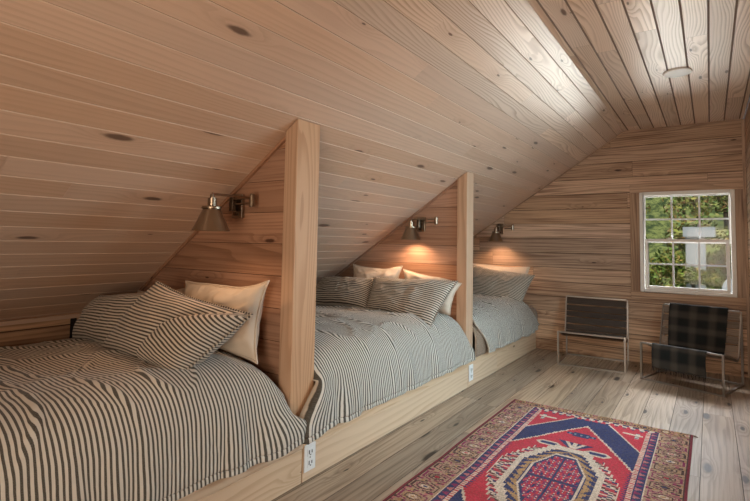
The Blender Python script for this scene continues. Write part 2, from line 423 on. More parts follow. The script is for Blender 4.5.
# ------------------------------------------------------------------ bunk platform, posts, partitions
P1A, P1B, P2A, P2B = 1.7211, 1.8894, 3.7641, 3.9008
BED0 = -.27
plat = empty('bunk_platform', (0, 0, 0))
tag(plat, 'long low pale pine bunk platform running under all three beds', 'bed platform')
mb = MB(); mb.box((XK+.01, BED0, BH-.03), (-.021, D-.01, BH), 1); mb.build('deck', M_BASE, plat)
for a, b in ((BED0, P1A+.098), (P1A+.1, P2A+.045), (P2A+.047, 4.62), (4.622, D-.008)):
    mb = MB(); mb.box((-.02, a, .166), (0, b, BH), 1); bevel(weld(mb.build('cap_board', M_BASE, plat)), .0015, 1)
for a, b in ((BED0, P1A+.094), (P1A+.1, P2A+.043), (P2A+.05, 4.48), (4.482, D-.008)):
    mb = MB(); mb.box((-.02, a, .001), (-.001, b, .1645), 1); bevel(weld(mb.build('face_board', M_BASE, plat)), .0015, 1)

def post(y0, y1, depth, label):
    mb = MB(); x0, x1 = -depth, 0.0; e = .004
    z0 = BH + .001
    P = [(x0,y0,z0),(x1,y0,z0),(x1,y1,z0),(x0,y1,z0),(x0,y0,zs(x0)-e),(x1,y0,zs(x1)-e),(x1,y1,zs(x1)-e),(x0,y1,zs(x0)-e)]
    for q, ua in (((0,1,5,4),0),((1,2,6,5),1),((2,3,7,6),0),((3,0,4,7),1)):
        tint = (.5 + (.2 if ua == 1 else -.3), rnd.random(), rnd.random())
        mb.face([P[i] for i in q], [(P[i][2], P[i][ua]) for i in q], tint)
    mb.face([P[i] for i in (4,5,6,7)]); mb.face([P[i] for i in (3,2,1,0)])
    o = bevel(weld(mb.build('wooden_post', M_POST)), .003, 2)
    return tag(o, label, 'post', 'square posts between the beds')
post(P1A, P1B, .085, 'nearer and wider square fir post, between the first two beds')
post(P2A, P2B, .090, 'farther, slimmer square fir post with brightly lit face, beside the second bed')
def partition(name, ya, yb, seed, xend):
    mb = MB()
    boards(mb, (XK, ya, BH), (1,0,0), (0,0,1), xend - XK, 1.7, .1655, seed, seg=(3,4), bev=.0016, v0=-.03)
    boards(mb, (xend, yb, BH), (-1,0,0), (0,0,1), xend - XK, 1.7, .1655, seed+1, seg=(3,4), bev=.0016, v0=-.03)
    o = struct(mb.build(name, [M_PART, M_PGROOVE]))
    clip(o, [((XC, 0, HC-.002), (-T, 0, 1)), ((0,0,BH), (0,0,-1))]); return o
HB1, HB2 = P1A + .040, P2A + .035
partition('wall_partition', HB1, P1B-.035, 31, -.084)
partition('wall_partition.001', HB2, P2B-.03, 36, -.089)
trim('trim_5', [(XK+.05, HB1-.008, zs(XK+.05)-.010), (-.09, HB1-.008, zs(-.09)-.010)], .016, M_PART)
trim('trim_6', [(XK+.05, HB2-.008, zs(XK+.05)-.010), (-.09, HB2-.008, zs(-.09)-.010)], .016, M_PART)

# outlets on the platform front
def outlet(y, label):
    root = empty('wall_outlet', (0, y, .1135)); tag(root, label, 'power outlet', 'outlets on the platform front')
    mb = MB(); mb.box((.0005, -.041, -.066), (.008, .041, .066)); bevel(weld(mb.build('cover_plate', M_PLATE, root)), .003, 2)
    for s in (-1, 1):
        mb = MB(); mb.box((.008, -.022, s*.026-.019), (.0105, .022, s*.026+.019)); r = bevel(weld(mb.build('receptacle', M_PLATE, root)), .004, 2)
        mb = MB()
        for yy, hh in ((-.010, .008), (.010, .006)): mb.box((.0106, yy-.003, s*.026-hh), (.0112, yy+.003, s*.026+hh+.003))
        mb.box((.0106, -.004, s*.026-.015), (.0112, .004, s*.026-.010)); mb.build('slots', M_HOLE, r)
    mb = MB(); mb.lathe([(0.0, .002), (.004, .0015), (.004, 0)], n=10)
    for i, v in enumerate(mb.v): mb.v[i] = (.008 + v[2], v[0], v[1])
    mb.build('screw', M_STEEL, root)
outlet(1.866, 'white outlet plate below the nearer, wider post')
outlet(3.858, 'small white outlet plate below the farther post')

# ------------------------------------------------------------------ beds
def nz(x, y, z=0.0): return noise.noise(Vector((x, y, z)))
def spline(pts, t):
    n = len(pts) - 1; f = min(t * n, n - 1e-6); i = int(f); f -= i
    P = [Vector(pts[max(0, min(n, k))]) for k in (i-1, i, i+1, i+2)]
    return .5 * ((2*P[1]) + (-P[0]+P[2])*f + (2*P[0]-5*P[1]+4*P[2]-P[3])*f*f + (-P[0]+3*P[1]-3*P[2]+P[3])*f**3)
def grid_mesh(name, mat, nu, nv, fn, solid=0.0, parent=None, offset=-1):
    """fn(a,b) -> (Vector, (u,v)); a,b in 0..1"""
    vs, uvs = [], []
    for i in range(nu+1):
        for j in range(nv+1):
            p, uv = fn(i/nu, j/nv); vs.append(tuple(p)); uvs.append(uv)
    fs = [(i*(nv+1)+j, (i+1)*(nv+1)+j, (i+1)*(nv+1)+j+1, i*(nv+1)+j+1) for i in range(nu) for j in range(nv)]
    me = bpy.data.meshes.new(name); me.from_pydata(vs, [], fs)
    ul = me.uv_layers.new(name='UVMap')
    for l in me.loops: ul.data[l.index].uv = uvs[l.vertex_index]
    for p in me.polygons: p.use_smooth = True
    me.materials.append(mat)
    o = bpy.data.objects.new(name, me); COL.objects.link(o)
    if parent: o.parent = parent
    if solid:
        m = o.modifiers.new('solid', 'SOLIDIFY'); m.thickness = solid; m.offset = offset
    return o

PROF = [(-1.60,0,.548),(-1.35,0,.585),(-1.0,0,.612),(-.65,0,.628),(-.35,0,.640),(-.17,0,.632),(-.06,0,.592),(.002,0,.515),(.028,0,.42),(.042,0,.33),(.050,0,.242)]
def duvet(y0, y1, seed, label, left=0.0, right=.09, dropl=.0, dropr=.17, wr=1.0, lift=0.0, back=None):
    L = y1 - y0
    def fn(a, b):
        p = spline(PROF, b); y = y0 + L*a; x, z = p.x, p.z + lift*sstep(.2, .5, p.z)
        if left > 0: x += .014*sstep(.07, .0, a)*sstep(.645, .57, z)*(1 if x > -.2 else 0)
        wf = sstep(-.02, .04, x) if z < .60 else 0.0
        wd = sstep(-.75, -.05, x)
        e1 = max(0, y1 - y); e0 = max(0, y - y0)
        zz = z
        z -= (dropr * math.exp(-e1/.09) + dropl*math.exp(-e0/.12)) * wd * sstep(.25, .55, zz) 
        z -= .05*math.exp(-e1/.05)*(1-wd) 
        y += wf * (right * sstep(.80, 1.0, a)**1.3 * sstep(.52, .25, zz) - left * sstep(.13, 0.0, a) * sstep(.55, .26, zz))
        x += wf * .012 * (sstep(.88, 1.0, a) + (sstep(.12, 0, a) if left > 0 else 0))
        down = sstep(.56, .26, zz)
        yy = y + seed*3.1
        # folds on the hanging front
        amp = wf * (.35 + .65*down)
        fold = nz(yy*5.5, zz*1.4, seed)*.040 + nz(yy*13, zz*2.0, seed+5)*.024 + nz(yy*30, zz*5, seed+9)*.005
        x += amp * max(fold, -.016) * wr + wf*.004
        z += wf*down * nz(yy*4.5, 1.7, seed)*.018
        # loft and creases on the top
        top = (1-wf) * sstep(-1.58, -1.3, x)
        puff = nz(x*2.1, yy*2.1, seed)*.030 + nz(x*4.0, yy*3.4, seed+2)*.012
        r1 = 1 - abs(nz(x*3.2 + yy*2.0, yy*3.4 - x*1.1, seed+3))*3.0
        r2 = 1 - abs(nz(x*6.0 - yy*2.5, yy*5.0 + x*2, seed+4))*3.2
        z += top * (.7 if seed < 2 else 1.0) * (puff*.8 + max(0, r1)**4*.018 + max(0, r2)**4*.004) * wr
        if b > .955: x -= .004 * sstep(.955, .962, b) * sstep(.975, .968, b)
        if (a == 0 and left > 0) or (a == 1 and right > 0):      # edges tucked back against the post
            inpost = (y < 1.8894) if a == 0 else (y > y1 + .006)
            if z < .61 and x > -.2: x = max(x - .08, .020) if inpost else x - .09
        uv = (a*L*1.0 + .012*nz(x*1.2, yy*1.2, seed+8), b*1.95)
        return Vector((x, y, z)), uv
    o = grid_mesh('striped_duvet', M_TICK, int(L*105), 150, fn, .018)
    return tag(o, label, 'duvet', 'striped duvets on the built-in beds')
duvet(BED0+.02, 1.712, 1.3, 'striped ticking duvet on the nearest bed, draped to the platform', right=.095, dropr=.17)
duvet(1.8935, 3.754, 2.7, 'striped ticking duvet on the middle bed, between the two posts', left=.15, right=.015, dropr=.15, dropl=.03, wr=.85)
duvet(3.955, 5.655, 4.1, 'striped ticking duvet on the far bed, against the end wall', left=-.16, right=-.09, dropr=.24, dropl=.0, wr=.85, lift=-.035)
def mattress(y0, y1, label, xf=-.01, top=.50):
    def fn(a, b):
        prof = [(-1.62,BH+.004),(-1.62,.4),(-1.60,top-.015),(-1.5,top),(-.8,top),(-.12,top),(xf-.03,top-.03),(xf,top-.09),(xf+.004,.36),(xf,BH+.03),(xf-.03,BH+.004)]
        p = spline([(q[0],0,q[1]) for q in prof], b)
        e = min(a, 1-a)*(y1-y0); k = sstep(0, .05, e)
        return Vector((p.x, y0+(y1-y0)*a, lerp(min(p.z, .45), p.z, k))), (a*(y1-y0), b*2)
    o = grid_mesh('mattress', M_SHEET, 40, 50, fn, .01)
    return tag(o, label, 'mattress')
mattress(3.912, 5.69, 'brown striped mattress of the far bed, corner bare behind the post', .012)

def pillow(name, TL, TR, BR, BL, thick, mat, label, cat, group, seed, stripe=True, fold=None, pinch=.05, wr=1.0):
    TL, TR, BR, BL = map(Vector, (TL, TR, BR, BL))
    n = (TR-TL).cross(BL-TL).normalized()
    if n.y > 0: n = -n
    W = ((TR-TL).length + (BR-BL).length)/2; H = ((TL-BL).length + (TR-BR).length)/2
    nu, nv = 46, 30
    bm = bmesh.new(); uvl = bm.loops.layers.uv.new('UVMap'); grid = {}
    def pos(i, j, sgn):
        a, b = 2*i/nu-1, 2*j/nv-1
        a2 = a*(1 - pinch*(1-b*b)*abs(a)**3); b2 = b*(1 - pinch*1.3*(1-a*a)*abs(b)**3)
        s, t = (a2+1)/2, (b2+1)/2
        p = (BL*(1-s) + BR*s)*(1-t) + (TL*(1-s) + TR*s)*t
        ca, cb = 1-abs(a)**2.4, 1-abs(b)**2.4
        pr = max(0, ca*cb)**.5
        edge = 1 - max(abs(a), abs(b))
        wrk = nz(a*2.4, b*2.0, seed)*.10 + nz(a*5, b*4.5, seed+3)*.06 + nz(a*10, b*9, seed+6)*.03
        r1 = max(0, 1-abs(nz(a*2.2+b*1.2, b*2.2-a, seed+7))*3.4)**3*.07
        h = thick/2*pr*(1 + (wrk + r1)*wr*1.3)
        d = n*h*sgn
        if fold and sgn > 0:
            q = math.hypot((a-1.3)/1.05, (b+.6)/1.6); m = sstep(fold+.03, fold-.10, q)
            d += n*(.050*m*pr**.35 - .030*math.exp(-((q-fold-.07)/.06)**2)*pr)
        return p + d + Vector((0,0,1))*(nz(a*1.3, b*1.3, seed+11)*.012*wr)
    for sgn in (1, -1):
        for i in range(nu+1):
            for j in range(nv+1):
                border = i in (0, nu) or j in (0, nv)
                if sgn < 0 and border: grid[(i,j,-1)] = grid[(i,j,1)]
                else: grid[(i,j,sgn)] = bm.verts.new(pos(i, j, sgn))
        for i in range(nu):
            for j in range(nv):
                k = [(i,j),(i+1,j),(i+1,j+1),(i,j+1)]
                if sgn < 0: k = k[::-1]
                f = bm.faces.new([grid[(*q, sgn)] for q in k]); f.smooth = True
                for l, q in zip(f.loops, k):
                    a, b = 2*q[0]/nu-1, 2*q[1]/nv-1
                    sx = b*H/2
                    if fold:
                        qd = math.hypot((a-1.3)/1.05, (b+.6)/1.6); sx += sstep(fold+.03, fold-.03, qd)*(a-.35)*W/2*.40
                    l[uvl].uv = (sx, a*W/2)
    bmesh.ops.recalc_face_normals(bm, faces=bm.faces)
    me = bpy.data.meshes.new(name); bm.to_mesh(me); bm.free(); me.materials.append(mat)
    o = bpy.data.objects.new(name, me); COL.objects.link(o)
    m = o.modifiers.new('sub', 'SUBSURF'); m.levels = 1; m.render_levels = 1
    # piping along the seam
    loop = [grid_pos for grid_pos in ([(i,0) for i in range(nu)] + [(nu,j) for j in range(nv)] + [(nu-i,nv) for i in range(nu)] + [(0,nv-j) for j in range(nv)])]
    mb = MB(); pts = [pos(i, j, 1) for i, j in loop]; mb.tube(pts + [pts[0]], .0045, 6, cap=False)
    mb.build('piping', mat, o, smooth=True)
    return tag(o, label, cat, group)
ST, WH = 'striped pillows', 'cream pillows'
# nearest bed
pillow('striped_pillow', (-1.38,1.47,.84), (-.66,1.50,.925), (-.74,1.28,.63), (-1.41,1.34,.60), .20, M_TICKW, 'striped pillow by the knee wall on the nearest bed', 'pillow', ST, 1)
pillow('striped_pillow', (-.70,1.43,.97), (.02,1.45,.865), (-.15,1.22,.62), (-.88,1.25,.61), .25, M_TICKW, 'folded striped pillow with a peaked corner, at the front of the nearest bed', 'pillow', ST, 2, fold=1.0, pinch=.05)
pillow('cream_pillow', (-1.36,1.70,.86), (-.78,1.69,.925), (-.76,1.62,.62), (-1.36,1.62,.60), .12, M_WHITE, 'cream pillow mostly hidden behind striped pillows on the nearest bed', 'pillow', WH, 3, pinch=.11, wr=1.6)
pillow('cream_pillow', (-.76,1.64,.955), (-.085,1.64,.995), (-.105,1.60,.61), (-.76,1.56,.60), .16, M_WHITE, 'rumpled cream pillow standing by the nearest post and headboard', 'pillow', WH, 4, pinch=.13, wr=2.2)
# middle bed
pillow('striped_pillow', (-1.38,3.54,.85), (-.72,3.50,.885), (-.70,3.31,.63), (-1.44,3.36,.61), .19, M_TICKW, 'striped pillow at the slope side of the middle bed', 'pillow', ST, 5)
pillow('striped_pillow', (-.74,3.46,.89), (.035,3.52,.905), (-.02,3.17,.565), (-.70,3.31,.63), .21, M_TICKW, 'large striped pillow at the front edge of the middle bed', 'pillow', ST, 6)
pillow('cream_pillow', (-1.12,3.67,.975), (-.57,3.67,.985), (-.59,3.58,.66), (-1.10,3.58,.65), .14, M_WHITE, 'cream pillow behind the left striped pillow of the middle bed', 'pillow', WH, 7, pinch=.11, wr=1.6)
pillow('cream_pillow', (-.56,3.67,.965), (.02,3.62,.885), (-.03,3.52,.62), (-.50,3.56,.65), .15, M_WHITE, 'cream pillow beside the farther post on the middle bed', 'pillow', WH, 8, pinch=.11, wr=1.6)
# far bed
pillow('striped_pillow', (-.74,5.54,.935), (.075,5.44,.865), (-.055,5.25,.455), (-.72,5.30,.54), .20, M_TICKW, 'grey striped pillow leaning on the far bed, near the end wall', 'pillow', ST, 9)
pillow('cream_pillow', (-.80,5.655,.955), (-.045,5.64,.935), (-.10,5.56,.56), (-.78,5.56,.56), .12, M_WHITE, 'cream pillow just showing above the striped one on the far bed', 'pillow', WH, 10)

# ------------------------------------------------------------------ wall lamps
def lamp(plate, joint, shade, normal_y, label, power):
    """plate: centre on the wall; joint: elbow; shade: (x,y) with z of the rim"""
    root = empty('wall_lamp', plate); tag(root, label, 'lamp', 'swing-arm wall lamps')
    px, py, pz = plate
    R = lambda p: Vector(p) - Vector(plate)
    mb = MB(); mb.box((-.041, -.022, -.066), (.041, -.001, .066)); bp = bevel(weld(mb.build('backplate', M_BRASS, root)), .004, 2)
    mb = MB(); mb.box((-.014, -.034, -.052), (.012, -.022, -.034)); mb.build('switch', M_BRASSD, bp)
    mb = MB(); mb.lathe([(0,.03),(.016,.03),(.018,0),(.018,-.05),(0,-.05)], (-.008, -.045, .022), 14); mb.build('pivot', M_BRASSD, bp, smooth=False)
    J = R(joint)
    mb = MB(); mb.tube([(-.008,-.045,.036), J + Vector((0,0,.014))], .0055, 8); mb.tube([(-.008,-.045,.008), J + Vector((0,0,-.014))], .0055, 8); mb.build('short_arm', M_BRASS, root, smooth=True)
    mb = MB(); mb.lathe([(0,.034),(.013,.034),(.015,.026),(.015,-.026),(.013,-.034),(0,-.034)], J, 16); mb.build('elbow', M_BRASS, root)
    sx, sy, sz = shade; top = sz + .118; A = R((sx, sy, top + .042))
    mb = MB(); mb.tube([J + Vector((0,0,.012)), (A.x, A.y, J.z+.012)] if True else [], .006, 8); mb.build('long_arm', M_BRASS, root, smooth=True)
    c = R((sx, sy, sz)); zt = .118
    mb = MB(); mb.lathe([(.002,zt+.062),(.009,zt+.060),(.011,zt+.045),(.011,zt+.040),(.021,zt+.040),(.021,zt),(.021,zt-.01)], c, 20); mb.build('socket', M_BRASS, root, smooth=False)
    mb = MB(); mb.lathe([(.0225,zt+.001),(.045,zt+.001),(.047,zt-.004),(.047,zt-.012),(.041,zt-.014),(.087,.004),(.089,.0),(.086,.0),(.039,zt-.016),(.0225,zt-.012)], c, 36); sh = mb.build('lamp_shade', M_BRASS, root, smooth=False)
    for p in sh.data.polygons: p.use_smooth = True
    m = sh.modifiers.new('es', 'EDGE_SPLIT'); m.split_angle = .6
    mb = MB(); mb.lathe([(0,.030),(.012,.033),(.022,.045),(.026,.058),(.022,.072),(.013,.088),(.012,.1)], c, 18); mb.build('bulb', M_BULB, root, smooth=True)
    l = bpy.data.lights.new('lamp_light', 'SPOT'); l.energy = power; l.color = (1.0, .60, .34); l.shadow_soft_size = .03
    l.spot_size = math.radians(140); l.spot_blend = .6
    lo = bpy.data.objects.new('lamp_light', l); COL.objects.link(lo); lo.location = (sx, sy, sz + .022)
lamp((-.466, HB1-.001, 1.383), (-.285, 1.690, 1.405), (-.283, 1.443, 1.238), -1, 'aged brass cone lamp over the nearest bed', 3.2)
lamp((-.451, HB2-.001, 1.363), (-.273, 3.729, 1.394), (-.488, 3.665, 1.224), -1, 'aged brass cone lamp over the middle bed', 11)
lamp((-.425, D-.004, 1.385), (-.259, 5.663, 1.402), (-.423, 5.55, 1.228), -1, 'aged brass cone lamp on the end wall over the far bed', 9)

# ------------------------------------------------------------------ ceiling disc light
cl = empty('ceiling_light', (1.513, 3.955, HC)); tag(cl, 'flat round white light on the flat ceiling', 'ceiling light')
mb = MB(); mb.lathe([(0,-.001),(.088,-.001),(.090,-.006),(.086,-.012),(.074,-.013)], n=40); mb.build('trim_ring', M_LENS, cl, smooth=True)
mb = MB(); mb.lathe([(.074,-.012),(.05,-.016),(0,-.018)], n=40); mb.build('lens', M_LENS, cl, smooth=True)

# ------------------------------------------------------------------ chairs
SC = [(0.0,.328),(.10,.312),(.21,.280),(.32,.246),(.375,.235),(.42,.245),(.447,.30),(.48,.42),(.508,.52),(.54,.638)]
def scoop(t): p = spline([(0, y, z) for y, z in SC], t); return p.y, p.z
def chair(x, y, rz, w, slat, label):
    root = empty('lounge_chair', (x, y, 0), rz); tag(root, label, 'chair', 'low slatted lounge chairs')
    d = .535; b = .016
    for xx in (b/2, w-b/2):
        mb = MB()
        mb.bar((xx,b/2,0), (xx,b/2,.328), b); mb.bar((xx,d,0), (xx,d,.60), b); mb.bar((xx,b,.0075), (xx,d-b/2,.0075), b, b)
        for i in range(36):
            (y0, z0), (y1, z1) = scoop(i/36), scoop((i+1)/36)
            mb.bar((xx,y0,z0), (xx,y1,z1), b, .010, up=(1,0,0))
        mb.build('side_frame', M_STEEL, root)
    for nm, yy, zz in (('seat_rail', b/2, .328), ('floor_rail', b/2, .0075), ('floor_rail', d, .0075), ('back_rail', SC[-1][0], SC[-1][1])):
        mb = MB(); mb.bar((b, yy, zz), (w-b, yy, zz), b); bevel(weld(mb.build(nm, M_STEEL, root)), .002, 1)
    def slats(t0, t1, n, nm):
        mb = MB()
        for k in range(n):
            a, e = lerp(t0, t1, (k+.13)/n), lerp(t0, t1, (k+.87)/n); m = 4
            tint = (rnd.random(), rnd.random(), rnd.random())
            for i in range(m):
                (y0, z0), (y1, z1) = scoop(lerp(a, e, i/m)), scoop(lerp(a, e, (i+1)/m))
                for off in (.004, -.004):
                    mb.face([(b, y0, z0+off), (w-b, y0, z0+off), (w-b, y1, z1+off), (b, y1, z1+off)], [(0,i*.012),(w,i*.012),(w,(i+1)*.012),(0,(i+1)*.012)], tint)
        mb.build(nm, slat, root)
    slats(.03, .50, 7, 'slatted_seat'); slats(.52, .985, 7, 'slatted_backrest')
    return root
chair(.393, 5.097, math.atan2(.047, .614), .616, M_SLAT, 'dark slatted steel lounge chair nearer the beds, with nothing on it')
CX, CY, CR, CW = 1.136, 5.034, math.atan2(-.175, .617), .642
chair(CX, CY, CR, CW, M_SLATG, 'steel lounge chair under the window with a plaid throw over it')
# throw over the right chair
def throw():
    MT = Matrix.Translation((CX, CY, 0)) @ Matrix.Rotation(CR, 4, 'Z')
    path = [(.562,.60),(.557,.652),(.536,.652)] + [(scoop(t)[0]-.012*min(1,max(0,(t-.4)*5)), scoop(t)[1]+.013) for t in [1-.05*i for i in range(1, 20)]] + [(-.006,.338),(-.018,.315),(-.022,.26),(-.020,.20),(-.024,.135)]
    pts = [Vector((0, y, z)) for y, z in path]
    def fn(a, b):
        p = spline([tuple(q) for q in pts], b)
        x0 = lerp(.105, .170, sstep(.1, .75, b)) * CW; x1 = lerp(.84, .815, sstep(.1, .8, b)) * CW
        x = lerp(x0, x1, a); hang = sstep(.80, 1, b)
        q = Vector((x + hang*.01*nz(b*9, 2), p.y - abs(nz(x*14, b*5))*.018*hang - .004*abs(nz(x*9, b*14)), p.z + .006*abs(nz(x*11, b*9))))
        return MT @ q, (a*.48, b*1.25)
    o = grid_mesh('plaid_throw', M_PLAID, 50, 130, fn, .006, offset=1)
    tag(o, 'dark plaid wool throw draped over the chair under the window', 'blanket')
    mb = MB(); r = random.Random(3)
    for k in range(60):
        a = (k+.5)/60; p, _ = fn(a, 1.0); d = Vector((r.uniform(-.006,.006), r.uniform(-.006,.004), -.028 - r.random()*.014))
        mb.tube([p, p + d*.5 + Vector((r.uniform(-.002,.002),0,0)), p + d], [.0028,.0022,.0016], 4)
    mb.build('fringe', M_FRINGE, o)
throw()

# ------------------------------------------------------------------ rug
def rug():
    W, L = 1.15, 2.30; nx, ny = 192, 384; dx, dy = W/nx, L/ny
    BR, NAVY, RED, CRM, PINK, OCH, DK, PUR = (.43,.285,.20), (.038,.048,.125), (.50,.045,.070), (.62,.50,.40), (.46,.17,.17), (.42,.25,.12), (.075,.045,.045), (.25,.04,.11)
    r = random.Random(5)
    tri = lambda t, p: abs((t/p) % 1 - .5)*2
    def border(p, q, px, along):
        # large hooked hexagons with small filling motifs, on a brown ground
        P = .118; u = along / P; iu = int(math.floor(u)); fu = u - iu; fv = (px - .016) / .156
        if px < .082 and along == p: fv = .5 + (px - .041) / .12
        a_, b_ = abs(fu - .5), abs(fv - .5); d = max(b_*.95, a_*1.0 + b_*.42); h = (iu * 37) % 5
        if d < .07: return (RED, NAVY, OCH)[iu % 3]
        if d < .13: return CRM if h % 2 else DK
        if .19 < d < .25: return DK if (a_ > .06 or fv < .5) else BR
        if .25 < d < .30 and (int(along/.012) + int(px/.012)) % 2: return (OCH, PUR, PINK)[h % 3]
        if .36 < d < .43: return (PUR, DK)[iu % 2] if b_ > .05 else BR
        if d > .47:
            k = (int(along/.016)*5 + int(px/.016)*3) % 7
            return (PINK, BR, DK, (.42,.27,.185), BR, PUR, OCH)[k]
        return BR if r.random() < .8 else (.30,.18,.13)
    def field(X, Y, q):
        # Y: distance from the medallion centre
        X0 = X; aX = abs(X)
        st = lambda z, s: math.floor(z/s)*s
        # medallion
        m = st(aX, .018)/.135 + 0; n_ = st(Y, .022)/.335
        core = max(aX/.135, Y/.335, (aX/.135 + Y/.335)/1.42)
        if core < 1:
            if core > .95: return CRM
            if core > .88: return NAVY
            g1, g2 = tri(aX, .058), tri(Y, .075)
            if aX < .008 or Y < .010: return NAVY
            if abs(g1-.5) < .10 and g2 > .25: return CRM if tri(Y, .026) > .45 else NAVY
            if g2 > .88: return PINK
            if (g1 > .8 and g2 < .5): return NAVY
            return PUR if (int(aX/.029)+int(Y/.037)) % 2 else RED
        zig = 0; aX_, Y_ = aX, Y; aX, Y = st(aX, .016) + .008, st(Y, .020) + .010
        ring = max(aX/.190, Y/.410, (aX/.190 + Y/.410)/1.40)
        if ring < 1:
            t = tri(Y_ + aX_*.7, .052)
            return OCH if (ring - .80)/.20 + (t-.5)*1.1 < .42 and ring > .72 else NAVY
        wr_ = max(aX/.228, Y/.462, (aX/.228 + Y/.462)/1.42)
        if wr_ < 1: return CRM if wr_ > .05 else NAVY
        # stepped wings
        aX, Y = aX_, Y_
        sy = st(Y, .042); wing = .302 - max(0, sy - .10)*.46
        if Y < .375 and aX < wing:
            if aX > wing - .010 or abs(Y - sy) < .004: return CRM
            k = (int(aX/.020) + int(Y/.015)) % 5
            return (DK, (.40,.08,.09), RED, NAVY, CRM)[k]
        # pendants towards the ends
        if abs(Y - .462) < .034 and abs(aX - .135) < .075 - abs(Y-.462)*.9:
            return NAVY if abs(Y-.462) < .020 and abs(aX-.135) < .055 - abs(Y-.462)*.9 else CRM
        if .47 < Y < .56 and aX < .075*(Y-.46)/.09 + .02:
            return CRM if abs(aX - (.045*(Y-.46)/.09)) < .010 or aX < .010 else NAVY
        d = max(aX/.085, abs(Y-.70)/.034)
        if d < 1 and not (aX > .05 and abs(Y-.70) > .018):
            return (.18,.24,.28) if tri(aX, .034) > .6 and abs(Y-.70) < .014 else NAVY
        # hexagon
        hexX = .335; ytop, ysh = .888, .34
        edge = hexX if Y < ysh else hexX * (ytop - Y)/(ytop - ysh)
        if Y < ysh:
            tooth = .030*tri(Y, .022) if aX > .27 else 0
            if aX < edge - tooth: return RED
            return NAVY
        s = st(Y, .016); edge_s = hexX * (ytop - s)/(ytop - ysh)
        if aX < edge_s - .012: return RED
        if aX < edge_s + .002: return CRM
        # corner spandrel
        corn = .335 - (q - .256)*(.165/.27) * -1 if False else None
        lim = .17 + (q - .256)*.62
        if aX > lim + .012 and q < .53:
            if abs(aX-.26) < .055 and abs(q-.235) < .012: return CRM
            if abs(aX-.285) < .012 and .19 < q < .30: return CRM if tri(q, .03) > .4 else NAVY
            return RED
        if aX > lim and q < .54: return CRM
        return NAVY
    def color(i, j):
        p, q0 = (i+.5)*dx, (j+.5)*dy
        px, q = min(p, W-p), min(q0, L-q0)
        X, Y = p - W/2, abs(q0 - L/2)
        if px < .010: return (.20,.03,.05)
        if px < .016: return DK
        if q < .082:
            c = border(p, q, q, p); return OCH if c == BR else c
        if px < .172: return border(p, q0, px, q0)
        if px < .180: return CRM
        qa = q - .082; band = min(px - .180, qa)
        onside = px - .180 < qa
        al = q0 if onside else p
        if px < .222 or qa < .028:
            t = tri(al, .046)
            if onside:
                w = (px-.180)/.042
                return (NAVY if t > w else (PINK if int(al/.046) % 2 else PUR)) if .12 < w < .9 else NAVY
            return NAVY if tri(al, .06) > .45 else CRM
        if px < .243 or qa < .048:
            return CRM if (tri(al, .02) < .62 or not onside) and not (not onside and tri(al, .05) > .6) else RED
        if qa < .066: return RED if tri(p, .05) > .35 else NAVY
        return field(X, Y, q)
    vs, fs, cols = [], [], []
    ox, oy = .418, 3.742
    def wob(x, y): return .006*nz(x*3.1, y*3.1, 4) 
    for j in range(ny+1):
        for i in range(nx+1):
            x, y = ox + i*dx, oy - j*dy
            ed = .012*nz(y*2.2, 9) if i in (0, nx) else .012*nz(y*2.2, 9)
            yb = .010*nz(x*4, 3)
            vs.append((x + ed*.6, y + yb*(1 - j/ny), .0085 + .0025*nz(x*5, y*5)))
    for j in range(ny):
        for i in range(nx):
            k = j*(nx+1)+i; fs.append((k, k+nx+1, k+nx+2, k+1))
            c = color(i, j); f = 1 + r.uniform(-.22, .22); ab = 1 + .16*nz(0, j*dy*7, 2) + .10*nz(i*dx*3, j*dy*3, 6)
            cols.append(tuple(min(1, ch*f*ab*1.12) for ch in c))
    me = bpy.data.meshes.new('patterned_rug'); me.from_pydata(vs, [], fs)
    ca = me.color_attributes.new('tint', 'FLOAT_COLOR', 'CORNER')
    for p in me.polygons:
        for li in p.loop_indices: ca.data[li].color = (*cols[p.index], 1)
    me.materials.append(M_RUG)
    o = bpy.data.objects.new('patterned_rug', me); COL.objects.link(o)
    m = o.modifiers.new('solid', 'SOLIDIFY'); m.thickness = .007; m.offset = -1
    tag(o, 'worn red and navy wool rug with a medallion on the plank floor', 'rug')
    mb = MB()
    for k in range(120):
        x = ox + W*(k+.5)/120; y = oy + .010*nz(x*4, 3)
        mb.tube([(x, y, .006), (x + r.uniform(-.006,.006), y + r.uniform(.006,.016), .0035)], [.0018,.001], 4)
    for s in range(6):
        mb.tube([(ox+W-.006, oy-.004, .006), (ox+W+.012+s*.003, oy+.012-s*.005, .004)], [.003,.0015], 4)
    mb.build('fringe', plain('rug_fringe', (.22,.15,.10), .95), o)
rug()

